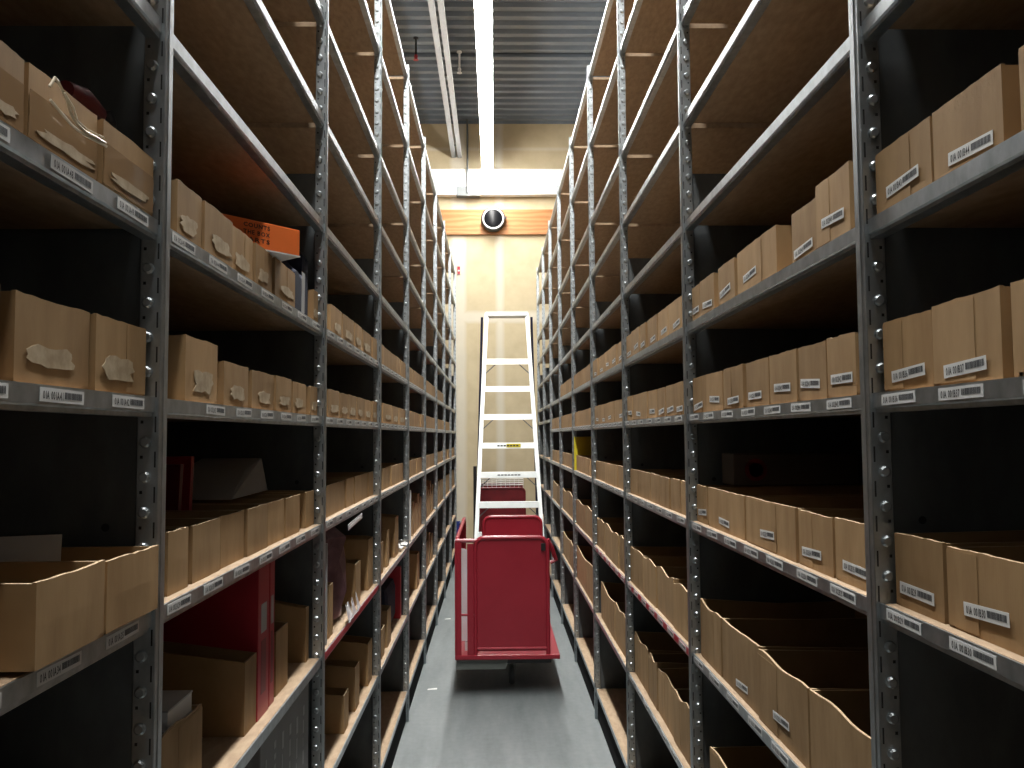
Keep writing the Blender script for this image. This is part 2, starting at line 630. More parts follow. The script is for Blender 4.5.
def bin_mesh(s, w, d, h, wavy, bulge, key, seam):
    """open-topped bin; origin bottom centre of its front, depth runs along s*x"""
    mb = MB()
    th = 0.0048
    nseg = 10
    P = lambda t, y, z: (s * t, y, z)
    # bottom
    mb.box(P(0, -w / 2, 0), P(d, w / 2, th), key)
    ph = random.random() * 6.28
    fr = random.uniform(0.7, 1.5)
    skew = random.uniform(-1, 1)

    def top(u):      # u in 0..1 along the front
        return h + wavy * (math.sin(ph + u * 6.28 * fr) * 0.6 + skew * (u - 0.5)) + random.uniform(-1, 1) * 0.0008

    tops = [top(k / nseg) for k in range(nseg + 1)]
    outer, inner = [], []
    for k in range(nseg + 1):
        y = -w / 2 + w * k / nseg
        bl = bulge * math.sin(math.pi * k / nseg)
        outer.append((-bl, y, tops[k]))
        inner.append((-bl + th, y, tops[k]))
    v, f = [], []
    for (t, y, z) in outer:
        v += [P(0, y, 0), P(t * 1.0, y, z * 0.5), P(t * 0.7, y, z)]
    for (t, y, z) in inner:
        v += [P(th, y, 0), P(t, y, z * 0.5), P(t, y, z)]
    n3 = 3 * (nseg + 1)
    for k in range(nseg):
        a, c = 3 * k, 3 * (k + 1)
        for q in (0, 1):
            f.append((a + q, c + q, c + q + 1, a + q + 1))
            f.append((n3 + a + q, n3 + a + q + 1, n3 + c + q + 1, n3 + c + q))
        f.append((a, n3 + a, n3 + c, c))
    for k in (0, nseg):
        a = 3 * k
        for q in (0, 1):
            f.append((a + q, a + q + 1, n3 + a + q + 1, n3 + a + q))
    mb.add(v, f, key)
    # pale cut edge along the front top
    v, f = [], []
    for k in range(nseg + 1):
        y, z = outer[k][1], tops[k]
        v += [P(outer[k][0] * 0.7, y, z), P(inner[k][0], y, z)]
    for k in range(nseg):
        f.append((2 * k, 2 * k + 2, 2 * k + 3, 2 * k + 1))
    mb.add(v, f, 'kraft_edge')
    # side and back walls
    hb = h + random.uniform(-0.004, 0.002)
    for sg in (-1, 1):
        ya, yb = sg * w / 2, sg * (w / 2 - th)
        hs = tops[0] if sg < 0 else tops[-1]
        poly = [(s * th, ya, th), (s * d, ya, th), (s * d, ya, hb), (s * d * 0.5, ya, hb - abs(wavy) * 0.5), (s * th, ya, hs - 0.0015)]
        mb.prism(poly, (0, yb - ya, 0), key)
        za, zb_, zc_ = poly[4][2], poly[3][2], poly[2][2]
        e1, e2, e3 = (s * th, hs - 0.0013), (s * d * 0.5, zb_ + 0.0002), (s * d, hb + 0.0002)
        mb.add([(e1[0], ya, e1[1]), (e1[0], yb, e1[1]), (e2[0], yb, e2[1]), (e2[0], ya, e2[1]), (e3[0], yb, e3[1]), (e3[0], ya, e3[1])], [(0, 1, 2, 3), (3, 2, 4, 5)], 'kraft_edge')
    mb.box(P(d - th, -w / 2, th), P(d, w / 2, hb), key)
    # overlapping front flap
    if seam:
        u0 = seam * w - w / 2
        t = -bulge - 0.0006
        mb.prism([P(t, u0, 0.003), P(t, w / 2 - 0.001, 0.003), P(t, w / 2 - 0.001, min(tops[5:]) - 0.003), P(t, u0, min(tops) - 0.002)], (s * 0.0005, 0, 0), key)
    return mb.mesh('cardboard_bin')


def patch(mb, s, y0, z0, w, h, t, key, rough=0.15, n=18, sq=0.85):
    """ragged-edged sheet of paper or tape"""
    pts = []
    for k in range(n):
        a = 2 * math.pi * k / n
        ca, sa = math.cos(a), math.sin(a)
        q = 1.0 / max(abs(ca), abs(sa)) ** sq
        r = q * (1 + random.uniform(-rough, rough))
        pts.append((s * t, y0 + ca * r * w / 2, z0 + sa * r * h / 2))
    mb.prism(pts, (-s * 0.0006, 0, 0), key)


def bin_label(s, i, lev, k, n, word):
    nm = side(s)[0]
    return '%s cardboard bin, %s along the %s shelf, %s rack, %s bay from camera' % (word, ORD[k], LEVEL_WORD[lev], nm, ORD[i])


def place_bins(s, i, lev, spans, h=0.100, setback=0.008, depth=0.44, wavy=0.0008, hs=None, key='kraft', mark=None, zadd=0.0):
    """spans: y ranges of bin fronts"""
    nm, X0, Y0 = side(s)
    lo, hi = bay_y0(s, i) + POST + 0.002, bay_y0(s, i) + BAY - 0.0085
    q = 1.0 if isinstance(spans, tuple) else 1.0 + (setback + 0.003) / X0
    spans = sorted((min(p) * q, max(p) * q) for p in spans)
    for k, (ya, yb) in enumerate(spans, 1):
        ya, yb = max(ya, lo), min(yb, hi)
        w = yb - ya - 0.006
        hh = (hs[k - 1] if hs else h) * random.uniform(0.985, 1.015)
        bulge = random.uniform(0.0, 0.0012)
        seam = random.choice((0, 0, 0.35, 0.58)) if w > 0.1 and not (s < 0 and lev == D_) else 0
        me = bin_mesh(s, w, depth, hh, wavy * random.uniform(0.5, 1.3), bulge, key, seam)
        t = setback + random.uniform(0.0, 0.006)
        z = LEVELS[lev] + 0.0298 + zadd
        o = link('cardboard_bin', me, None, (wx(s, t), (ya + yb) / 2, z), (0, 0, R(random.uniform(-0.5, 0.5))))
        word = 'plain' if h < 0.13 else 'worn'
        U = (0, -s, 0)
        tf = -bulge * (1.0 if seam else 0.6) - (0.0007 if seam else 0.0001)
        mk = mark(i, lev, k) if callable(mark) else mark
        if mk == 'sticker':
            word = 'stickered'
            mb = MB()
            lw = min(0.095, w * 0.75)
            tl = random.uniform(-0.06, 0.10)
            near = random.uniform(-0.25, 0.25) * (w - lw)
            zc = random.uniform(0.018, 0.034) * (hh / 0.1)
            barcode_plate(mb, (s * (tf - 0.0002), near, zc), (0, -s * math.cos(tl), math.sin(tl)), (0, s * math.sin(tl), math.cos(tl)), (-s, 0, 0), lw, 0.0165,
                          code_for(s, i, lev, min(6, int(((ya + yb) / 2 - lo) / (BAY - POST) * 7))) if lev in CODE0 else '', i <= 3)
            mb.build('barcode_sticker', o)
        elif mk == 'torn':
            word = 'label-torn'
            mb = MB()
            patch(mb, s, random.uniform(-0.12, 0.12) * w, hh * 0.33, w * random.uniform(0.5, 0.68), hh * random.uniform(0.22, 0.34), tf - 0.0003, 'torn', 0.22)
            mb.build('torn_paper_patch', o)
        elif mk == 'tape':
            word = 'tape-wrapped'
            mb = MB()
            patch(mb, s, 0, hh * 0.36, w * 0.985, hh * 0.62, tf - 0.0003, 'tape', 0.015, 32, 1.0)
            mb.build('tape_patch', o)
            mb = MB()
            patch(mb, s, w * 0.02, hh * 0.22, w * 0.7, hh * 0.14, tf - 0.0010, 'torn', 0.3)
            mb.build('torn_paper_patch', o)
        COUNT[nm] = COUNT.get(nm, 0) + 1
        tag(o, bin_label(s, i, lev, k, len(spans), word), 'box', 'cardboard bins on the %s shelf of the %s rack' % (LEVEL_WORD[lev], nm))


def fill(s, i, n, gap=0.004, last=0.0):
    """n bins sharing a bay"""
    lo, hi = bay_y0(s, i) + POST + 0.004, bay_y0(s, i) + BAY - 0.009 - last
    ws = [random.uniform(0.75, 1.25) for _ in range(n)]
    tot = sum(ws)
    out, y = [], lo
    for w in ws:
        ww = (hi - lo) * w / tot
        out.append((y + gap / 2, y + ww - gap / 2))
        y += ww
    return tuple(out)


# --- left rack
torn = lambda i, lev, k: 'torn' if random.random() < 0.75 else None
place_bins(-1, 1, B_, [(0.815, 0.902), (0.905, 1.069), (1.072, 1.236)], 0.086, setback=0.003, mark='tape')
place_bins(-1, 1, C_, [(0.70, 0.872), (0.894, 1.062), (1.067, 1.24)], 0.098, mark='torn')
place_bins(-1, 1, D_, [(0.70, 0.885), (0.942, 1.112), (1.116, 1.31)], 0.090, setback=-0.016, zadd=0.006)
place_bins(-1, 2, B_, [(1.333, 1.451), (1.455, 1.615), (1.621, 1.765), (1.768, 1.91), (1.92, 2.12), (2.35, 2.473)], 0.092, mark='torn')
place_bins(-1, 2, C_, [(1.376, 1.536), (1.573, 1.739), (1.768, 1.945), (1.95, 2.098), (2.108, 2.264), (2.319, 2.475)], hs=[0.108, 0.083, 0.083, 0.082, 0.08, 0.08], mark='torn')
place_bins(-1, 2, D_, [(1.312, 1.403), (1.422, 1.573), (1.577, 1.729), (1.735, 1.893), (1.898, 2.043), (2.051, 2.194), (2.265, 2.425)], 0.098, setback=0.018)
place_bins(-1, 3, B_, [(2.593, 2.788), (2.797, 3.013), (3.024, 3.193), (3.242, 3.465), (3.479, 3.689)], 0.092, mark=torn)
place_bins(-1, 3, C_, [(2.562, 2.752), (2.761, 2.911), (2.921, 3.09), (3.101, 3.279), (3.292, 3.465), (3.479, 3.70)], 0.085, mark=torn)
place_bins(-1, 3, D_, [(2.547, 2.881), (2.901, 3.056), (3.074, 3.396), (3.41, 3.611)], 0.098, setback=0.018)
place_bins(-1, 4, C_, [(3.821, 4.154), (4.175, 4.457), (4.481, 4.89)], 0.09, mark=torn)
place_bins(-1, 4, D_, [(3.821, 4.099), (4.122, 4.677)], 0.098, setback=0.018)
place_bins(-1, 4, B_, fill(-1, 4, 5), 0.092)
for i, n in ((5, 5), (6, 4), (7, 4)):
    place_bins(-1, i, B_, fill(-1, i, n), 0.095, key='kraft_old')
for i, n in ((5, 5), (6, 4), (7, 4), (8, 3)):
    place_bins(-1, i, C_, fill(-1, i, n), 0.09)
for i, n in ((5, 5), (6, 5), (7, 4), (8, 3), (9, 3)):
    place_bins(-1, i, D_, fill(-1, i, n), 0.1, setback=0.015)
for i, n in ((7, 4), (8, 4), (9, 3)):
    place_bins(-1, i, E_, fill(-1, i, n), 0.20, setback=0.015, key='kraft_old')

# --- right rack
place_bins(1, 1, B_, [(0.76, 0.893), (0.919, 1.073), (1.075, 1.244)], 0.094, setback=0.004, mark='sticker')
place_bins(1, 1, C_, [(0.70, 0.917), (0.931, 1.086), (1.089, 1.25)], 0.103, mark='sticker')
place_bins(1, 1, D_, [(0.710, 0.903), (0.910, 1.078), (1.082, 1.244)], 0.103, setback=0.015, mark='sticker')
place_bins(1, 2, B_, [(2.325, 2.420), (2.163, 2.314), (1.968, 2.118), (1.682, 1.960), (1.467, 1.600), (1.318, 1.465)], hs=[0.112, 0.097, 0.1, 0.097, 0.098, 0.098], setback=0.004, mark='sticker')
place_bins(1, 2, C_, [(1.32, 1.439), (1.443, 1.581), (1.584, 1.744), (1.748, 1.915), (1.925, 2.09), (2.099, 2.262), (2.267, 2.427)], 0.1, mark='sticker')
place_bins(1, 2, D_, [(1.250, 1.426), (1.430, 1.595), (1.602, 1.928), (1.940, 2.269), (2.280, 2.439)], 0.103, setback=0.015, mark='sticker')
place_bins(1, 3, B_, [(2.543, 2.746), (2.762, 2.939), (2.948, 3.141), (3.151, 3.269), (3.281, 3.483), (3.495, 3.683)], 0.1, setback=0.004, mark='sticker')
place_bins(1, 3, C_, [(2.535, 2.648), (2.655, 2.802), (2.811, 2.958), (2.967, 3.131), (3.141, 3.458), (3.47, 3.614)], 0.1, mark='sticker')
place_bins(1, 3, D_, [(2.535, 2.612), (2.619, 2.762), (2.77, 2.93), (2.939, 3.101), (3.121, 3.56)], 0.103, setback=0.015, mark=None)
place_bins(1, 2, E_, [(1.312, 1.567), (1.570, 1.863), (1.866, 2.165), (2.170, 2.39)], 0.15, wavy=0.007, setback=0.012, key='kraft_old', mark=lambda i, l, k: 'sticker' if k in (2, 3) else None)
place_bins(1, 3, E_, [(2.535, 2.731), (2.738, 3.023), (3.032, 3.281), (3.303, 3.614)], 0.15, wavy=0.009, setback=0.012, key='kraft_old')
place_bins(1, 4, E_, [(3.76, 3.907), (3.925, 4.42), (4.47, 4.78)], 0.155, wavy=0.010, setback=0.012, key='kraft_old')
place_bins(1, 3, F, [(2.543, 2.762), (2.77, 3.042), (3.051, 3.226), (3.236, 3.587)], 0.165, wavy=0.012, setback=0.020, key='kraft_old')
place_bins(1, 4, F, [(3.76, 4.073), (4.09, 4.621)], 0.18, wavy=0.012, setback=0.018, key='kraft_old')
place_bins(1, 5, F, [(4.98, 6.07)], 0.21, wavy=0.022, setback=0.015, key='kraft_old')
place_bins(1, 2, F, [(2.108, 2.311)], 0.165, wavy=0.010, setback=0.010, key='kraft_old')
for i, n in ((4, 5), (5, 5), (6, 4)):
    place_bins(1, i, B_, fill(1, i, n), 0.1, setback=0.004, mark='sticker' if i < 5 else None)
for i, n in ((4, 4), (5, 5), (6, 5), (7, 4)):
    place_bins(1, i, C_, fill(1, i, n), 0.1, depth=0.44 if i < 7 else 0.22, mark='sticker' if i < 5 else None)
for i, n in ((4, 3), (5, 5), (6, 4), (7, 4)):
    place_bins(1, i, D_, fill(1, i, n, last=0.03 if i == 5 else 0.0), 0.103, setback=0.012)
for i, n in ((5, 2), (6, 2), (7, 2)):
    place_bins(1, i, E_, fill(1, i, n), 0.17, wavy=0.012, setback=0.012, key='kraft_old')
for i, n in ((6, 2),):
    place_bins(1, i, F, fill(1, i, n), 0.19, wavy=0.012, setback=0.012, key='kraft_old')


# ------------------------------------------------------------------ other goods on the shelves
def shelf_top(lev):
    return LEVELS[lev] + 0.0298


def upright_file(s, ya, yb, lev, h, label, t=0.02, d=0.45, slope=0.35, key='kraft', cat='file box', name='cardboard_file', group=None):
    """open-backed upright file box: tall at the back, cut away towards the aisle"""
    q = 1 + t / side(s)[1]
    ya, yb = ya * q, yb * q
    mb = MB()
    w = yb - ya
    th = 0.004
    side_poly = [(s * 0, 0, 0), (s * d, 0, 0), (s * d, 0, h * (1 + slope * 0.6)), (s * d * 0.45, 0, h * (1 + slope * 0.5)), (s * 0.02, 0, h * 1.02), (0, 0, h)]
    for y in (0, w - th):
        mb.prism([(x, y, z) for x, _, z in side_poly], (0, th, 0), key)
    mb.box((0, th, 0), (s * th, w - th, h), key)
    mb.box((s * th, th, 0), (s * d, w - th, th), key)
    mb.box((s * (d - th), th, 0), (s * d, w - th, h * 1.1), key)
    mb.box((0, 0, h), (s * th, w, h + 0.0004), 'kraft_edge')
    o = mb.build(name, None, (wx(s, t), ya, shelf_top(lev)), (0, 0, 0))
    return tag(o, label, cat, group)


def sheet(s, ya, th, lev, h, d, key, label, cat, name, t=0.02, lean=0.0, group=None):
    if s < 0:
        ya *= 1 + t / side(s)[1]
    mb = MB()
    mb.prism([(0, 0, 0), (s * d, 0, 0), (s * d, lean, h), (0, lean, h)], (0, th, 0), key)
    o = mb.build(name, None, (wx(s, t), ya, shelf_top(lev)), bevel=0.001)
    return tag(o, label, cat, group)


def carton(s, ya, yb, lev, h, d, key, label, cat, name, t=0.02, z=0.0, rot=0.0):
    mb = MB()
    mb.box((0, 0, 0), (s * d, yb - ya, h), key)
    o = mb.build(name, None, (wx(s, t), ya, shelf_top(lev) + z), (0, 0, rot), bevel=0.003)
    return tag(o, label, cat)


# left rack, second bay, waist-high shelf
o = place_bins(-1, 1, E_, ((0.72, 0.95), (0.955, 1.20)), 0.165, setback=0.12, key='kraft_old')
o = place_bins(-1, 2, E_, ((1.312, 1.59),), 0.148, wavy=0.006, setback=0.03, key='kraft_old')
for k, (dz, dx, dy) in enumerate(((0.010, 0.055, 0.0), (0.053, 0.05, 0.004), (0.096, 0.060, -0.003), (0.139, 0.046, 0.003))):
    mb = MB()
    mb.box((0, 0, 0), (-0.20, 0.115, 0.034), 'paper')
    mb.box((0.001, -0.001, 0.034), (-0.201, 0.116, 0.037), 'greyprint2')
    mb.box((0.001, -0.001, 0.0), (-0.201, 0.116, 0.003), 'greyprint2')
    o = mb.build('paperback_book', None, (-A_L - dx, 1.452 + dy, shelf_top(E_) + dz - 0.003), (0, 0, R(random.uniform(-2, 2))))
    tag(o, 'pale paperback, %s from the bottom of the pile inside the torn bin' % ORD[k + 1], 'book', 'paperbacks stacked in the torn bin')
upright_file(-1, 1.734, 1.817, E_, 0.150, 'wide cardboard file box standing before the red binders, waist-high left shelf', slope=0.45, t=0.030, d=0.55)


def binder(ya, yb, h, label, t):
    ya, yb = ya * (1 + t / A_L), yb * (1 + t / A_L)
    e = empty('ring_binder', (-A_L - t, ya, shelf_top(E_)))
    tag(e, label, 'binder', 'red binders on the waist-high shelf')
    mb = MB()
    w = yb - ya
    mb.box((0, 0, 0), (-0.30, 0.004, h), 'redcard')
    mb.box((0, w - 0.004, 0), (-0.30, w, h), 'redcard')
    mb.box((0, 0.004, 0), (-0.004, w - 0.004, h), 'redcard')
    mb.build('cover', e, bevel=0.001)
    mb = MB()
    mb.box((-0.012, 0.006, 0.006), (-0.292, w - 0.006, h - 0.008), 'paper')
    mb.build('pages', e)
    mb = MB()
    mb.box((0.0004, w * 0.25, h * 0.55), (0.0, w * 0.75, h * 0.74), 'greyprint2')
    mb.build('spine_label', e)
    mb = MB()
    mb.box((0.0004, w * 0.28, h * 0.15), (0.0, w * 0.72, h * 0.5), 'darkred')
    mb.build('spine_print', e)


binder(1.826, 1.915, 0.335, 'thick red binder with grey spine label beside the cardboard file box', 0.028)
binder(1.919, 1.960, 0.338, 'thinner red binder just behind the thick red binder', 0.030)
upright_file(-1, 1.976, 2.087, E_, 0.150, 'narrow cardboard file box standing behind the two red binders', t=0.034, slope=0.25)
upright_file(-1, 2.285, 2.318, E_, 0.147, 'thin cardboard file box against the second post, waist-high left shelf', t=0.03, slope=0.6, d=0.5)

# left rack, second bay, knee-high shelf: grey printed carton
e = empty('printed_carton', (-A_L - 0.02, 1.93, shelf_top(F)))
tag(e, 'dark grey carton with columns of pale print, knee-high left shelf', 'carton')
mb = MB()
mb.box((0, 0, 0), (-0.5, 0.49, 0.335), 'greyprint')
mb.build('carton_body', e, bevel=0.003)
for k in range(6):
    mb = MB()
    y = 0.04 + 0.075 * k
    zz = 0.03
    while zz < 0.29:
        hh = random.uniform(0.012, 0.05)
        mb.box((0.0004, y, zz), (0.0, y + random.choice((0.008, 0.014, 0.02)), min(0.3, zz + hh)), 'greyprint2')
        zz += hh + 0.012
    mb.build('print_column', e)

# left rack, third bay
sheet(-1, 2.56, 0.012, E_, 0.30, 0.4, 'greyprint2', 'thin pale grey board standing in the third left bay', 'board', 'display_board', t=0.012)
upright_file(-1, 2.60, 2.66, E_, 0.16, 'slim cardboard file box beside the mauve wrapped bundle', slope=0.2)
mb = MB()
mb.lathe([(0.02, 0), (0.08, 0.01), (0.095, 0.10), (0.088, 0.2), (0.092, 0.28), (0.05, 0.32)], (0, 0, 0), (0, 0, 1), 'mauve', 14)
for k in range(len(mb.v)):
    x, y, z = mb.v[k]
    q = 1 + 0.12 * math.sin(7 * math.atan2(y, x) + z * 30)
    mb.v[k] = (x * q, y * q, z)
e = empty('wrapped_bundle', (-A_L - 0.115, 2.98, shelf_top(E_)))
tag(e, 'mauve bundle wrapped in shiny clear plastic, third left bay', 'bundle')
mb.build('bundle_body', e, smooth=True)
mb = MB()
for k in range(9):
    a = random.uniform(-0.11, 0.13)
    mb.prism([(0.120 + random.uniform(0, .006), a, 0.004), (0.123, a + 0.04, 0.004 + random.uniform(0, .02)), (0.105 + random.uniform(0, .01), a + 0.035, 0.04), (0.11, a + random.uniform(0, .03), 0.065)], (0.0008, 0.0008, 0.0004), 'film')
mb.build('plastic_wrap', e)
upright_file(-1, 3.09, 3.20, E_, 0.15, 'kraft file box behind the mauve bundle, third left bay', slope=0.2)
upright_file(-1, 3.396, 3.52, E_, 0.20, 'tall kraft file box by the third left post, waist-high shelf', slope=0.1)
mb = MB()
mb.box((0, 0, 0), (-0.14, 0.11, 0.10), 'navycloth')
tag(mb.build('cloth_bundle', None, (-A_L - 0.20, 3.345, shelf_top(E_)), bevel=0.02), 'dark navy cloth bundle between two kraft file boxes', 'bundle')
for (ya, yb, h, w) in ((2.864, 2.951, 0.125, 'first'), (3.09, 3.181, 0.155, 'second'), (3.396, 3.507, 0.165, 'third')):
    upright_file(-1, ya, yb, F, h, 'kraft file box, %s of three along the knee-high shelf, third left bay' % w, slope=0.35, d=0.6, group='file boxes on the knee-high left shelf')
# clear label holder hanging from the chest-high rail
mb = MB()
mb.obox((0, 0, 0), (0, 0.30, 0.012), (0.0, -0.002, 0.020), (0.002, 0, 0), 'film')
mb.obox((0.0022, 0.01, 0.004), (0, 0.28, 0.0112), (0.0, -0.0015, 0.010), (0.0006, 0, 0), 'label')
tag(mb.build('label_holder', None, (-A_L + 0.004, 2.90, LEVELS[D_] - 0.035)), 'clear plastic label holder dangling under the chest-high left rail', 'label holder')

# left rack, fourth bay
for k, (ya, yb, h) in enumerate(((3.775, 3.85, 0.14), (3.98, 4.06, 0.17), (4.30, 4.45, 0.20))):
    upright_file(-1, ya, yb, E_, h, 'kraft file box, %s of three along the waist-high shelf, fourth left bay' % ORD[k + 1], slope=0.2, group='file boxes on the waist-high left shelf')
carton(-1, 4.24, 4.44, E_, 0.06, 0.2, 'mauve', 'dull pink box lying between kraft file boxes, fourth left bay', 'box', 'pink_box', t=0.06, z=0.0)
mb = MB()
for k in range(26):
    c = Vector((random.uniform(-.05, .01), random.uniform(0, 0.24), random.uniform(0.012, .035)))
    a, b2 = Vector([random.uniform(-1, 1) for _ in range(3)]).normalized() * 0.045, Vector([random.uniform(-1, 1) for _ in range(3)]).normalized() * 0.045
    a.z *= 0.35
    b2.z *= 0.35
    mb.prism([c - a * 0.5 - b2 * .5, c + a * 0.5 - b2 * .4, c + a * 0.4 + b2 * .5, c - a * 0.5 + b2 * .5], (0, 0, 0.0008), 'paper')
tag(mb.build('crumpled_paper', None, (-A_L - 0.02, 4.64, shelf_top(E_) + 0.002)), 'crumpled white paper at the shelf edge, fourth left bay', 'paper')
mb = MB()
mb.box((0, 0, 0), (-0.3, 0.42, 0.24), 'navycloth')
tag(mb.build('cloth_bundle', None, (-A_L - 0.05, 4.375, shelf_top(F)), bevel=0.05), 'folded navy cloth filling the knee-high shelf, fourth left bay', 'bundle')
carton(-1, 4.815, 4.87, F, 0.28, 0.3, 'redcard', 'narrow red box beside the folded navy cloth', 'box', 'red_box', t=0.03)
upright_file(-1, 3.80, 3.90, F, 0.13, 'low kraft file box at the near end, knee-high shelf, fourth left bay', slope=0.2)
upright_file(-1, 4.0, 4.13, F, 0.17, 'taller kraft file box before the navy cloth, fourth left bay', slope=0.2)
# left rack, fifth bay
sheet(-1, 5.10, 0.02, E_, 0.30, 0.35, 'paper', 'tall white board standing on the waist-high shelf, fifth left bay', 'board', 'display_board', t=0.004)
for k, (ya, yb, h) in enumerate(((5.20, 5.34, 0.21), (5.38, 5.50, 0.18), (5.54, 5.68, 0.23), (5.72, 5.84, 0.2))):
    upright_file(-1, ya, yb, E_, h, 'kraft file box, %s past the white board, fifth left bay' % ORD[k + 1], slope=0.15, group='file boxes past the white board')
e = empty('paper_roll', (-A_L - 0.05, 5.13, shelf_top(F) + 0.002))
tag(e, 'white paper roll with a black end cap leaning on the knee-high shelf', 'paper roll')
mb = MB()
mb.tube([(0, 0, 0.030), (-0.02, 0.24, 0.305)], [0.026, 0.016], 'paper', 14)
mb.build('roll', e, smooth=True)
mb = MB()
mb.tube([(0.0, -0.004, 0.0255), (0, 0.003, 0.0335)], 0.0268, 'black', 14)
mb.build('end_cap', e)
upright_file(-1, 5.50, 5.68, F, 0.22, 'kraft file box beyond the white paper roll, knee-high shelf', slope=0.15)
for k, (ya, yb, h) in enumerate(((6.22, 6.36, 0.24), (6.42, 6.54, 0.2), (6.6, 6.74, 0.26), (6.82, 6.98, 0.22))):
    upright_file(-1, ya, yb, E_, h, 'kraft file box, %s from the near post, waist-high shelf, sixth left bay' % ORD[k + 1], slope=0.15, group='file boxes in the sixth left bay')
for k, (ya, yb, h) in enumerate(((6.25, 6.4, 0.2), (6.48, 6.62, 0.24), (6.75, 6.92, 0.2))):
    upright_file(-1, ya, yb, F, h, 'kraft file box, %s from the near post, knee-high shelf, sixth left bay' % ORD[k + 1], slope=0.15, group='knee-high file boxes in the sixth left bay')

# chest-high shelf, second left bay: things poking up out of the bins
for k, (y, h, key, lab) in enumerate(((1.80, 0.185, 'darkred', 'dark red folder poking out of a chest-high bin, second left bay'), (1.865, 0.20, 'redcard', 'brighter red folder behind the dark red folder'))):
    mb = MB()
    mb.prism([(0, 0, 0), (-0.22, 0.0, 0), (-0.22, 0.02, h), (0, 0.02, h)], (0, 0.018, 0), key)
    tag(mb.build('document_folder', None, (-A_L - 0.17, y + 0.02, shelf_top(D_) + 0.006)), lab, 'folder', 'red folders in the chest-high bins')
mb = MB()
mb.prism([(0, 0, 0), (-0.01, 0.36, 0), (-0.02, 0.33, 0.088), (-0.03, 0.22, 0.062), (-0.01, 0.06, 0.018)], (-0.16, 0, 0.0), 'greyprint2')
tag(mb.build('paper_packet', None, (-A_L - 0.12, 2.03, shelf_top(D_) + 0.1025)), 'grey paper packet lying askew on the chest-high bins, second left bay', 'packet')
# white sheet inside the nearest chest-high bin
mb = MB()
mb.prism([(0, 0, 0), (-0.24, 0, 0), (-0.24, 0.006, 0.098), (0, 0.006, 0.106)], (0, 0.0015, 0), 'paper')
tag(mb.build('paper_sheet', None, (-A_L - 0.095, 1.185, shelf_top(D_) + 0.0115)), 'white paper sheet standing inside the open bin by the first left post', 'paper')

# overhead shelf, left
e = empty('orange_carton', (-A_L + 0.046, 1.975, shelf_top(B_) + 0.0965), (R(0), R(0), R(50)))
tag(e, 'bright orange carton with black lettering lying across the overhead bins', 'carton')
mb = MB()
mb.box((0, 0, 0), (-0.21, 0.11, 0.060), 'orange')
mb.build('carton_body', e, bevel=0.002)
mb = MB()
mb.box((0.001, -0.001, -0.0030), (-0.211, 0.111, -0.0003), 'paper')
mb.build('carton_base', e)
mb = MB()
for r_, txt in enumerate(('COUNTS', 'THE BOX', 'PARTS')):
    write(mb, txt, (-0.150, -0.0006, 0.043 - 0.0155 * r_), (1, 0, 0), (0, 0, 1), 0.0095, 0.070)
mb.build('printed_lettering', e)


def cloth_lump(blocks, name, loc, label, cat):
    mb = MB()
    for (x0, x1, y0, y1, h) in blocks:
        n = 9
        rows = []
        for a in range(n + 1):
            for c in range(n + 1):
                u, v_ = a / n, c / n
                ed = min(1.0, 5 * min(u, 1 - u)) * min(1.0, 5 * min(v_, 1 - v_))
                zz = h * (0.72 + 0.28 * ed ** 0.4) - 0.012 * (1 - math.cos(u * 17 + v_ * 9)) * 0.5
                rows.append((x0 + (x1 - x0) * u, y0 + (y1 - y0) * v_, zz))
        f = [(a * (n + 1) + c, a * (n + 1) + c + 1, (a + 1) * (n + 1) + c + 1, (a + 1) * (n + 1) + c) for a in range(n) for c in range(n)]
        k0 = len(rows)
        rim = [a * (n + 1) for a in range(n + 1)] + [n * (n + 1) + c for c in range(1, n + 1)] + [a * (n + 1) + n for a in range(n - 1, -1, -1)] + [c for c in range(n - 1, 0, -1)]
        low = []
        for q in rim:
            low.append(k0 + len(low))
            rows.append((rows[q][0], rows[q][1], 0.0))
        m_ = len(rim)
        for q in range(m_):
            f.append((rim[q], rim[(q + 1) % m_], low[(q + 1) % m_], low[q]))
        f.append(tuple(low))
        mb.add(rows, f, 'navycloth')
    return tag(mb.build(name, None, loc, smooth=True), label, cat)


cloth_lump([(-0.30, 0.0, 0.0, 0.134, 0.146), (-0.30, -0.012, 0.136, 0.212, 0.235)], 'cloth_bag', (-A_L - 0.012, 2.175, shelf_top(B_) + 0.0005),
           'dark navy cloth bag slumped behind the orange carton', 'bag')
mb = MB()
mb.obox((0, 0, 0), (0.0, 0.030, 0.0), (0.0, 0.004, 0.105), (0.0015, 0, 0), 'greyprint2')
tag(mb.build('plastic_strip', None, (-A_L - 0.003, 2.215, shelf_top(B_) + 0.001)), 'upright clear grey plastic strip beside the navy bag', 'strip')
# dark red and black thing behind the nearest overhead bins
e = empty('hand_tool', (-A_L - 0.062, 1.15, shelf_top(B_) + 0.096))
tag(e, 'dark red and black tool lying behind the tape-wrapped overhead bins', 'tool')
mb = MB()
mb.tube([(0, -0.045, 0.036), (0, 0.0, 0.042), (0, 0.045, 0.036)], [0.012, 0.016, 0.014], 'darkred', 12)
mb.build('casing', e, smooth=True)
mb = MB()
mb.lathe([(0.006, -0.014), (0.017, -0.011), (0.017, 0.011), (0.006, 0.014)], (0.0, 0.068, 0.034), (1, 0, 0), 'black', 18)
mb.box((-0.06, -0.05, 0.0), (0.012, 0.055, 0.022), 'black')
mb.build('grip', e)
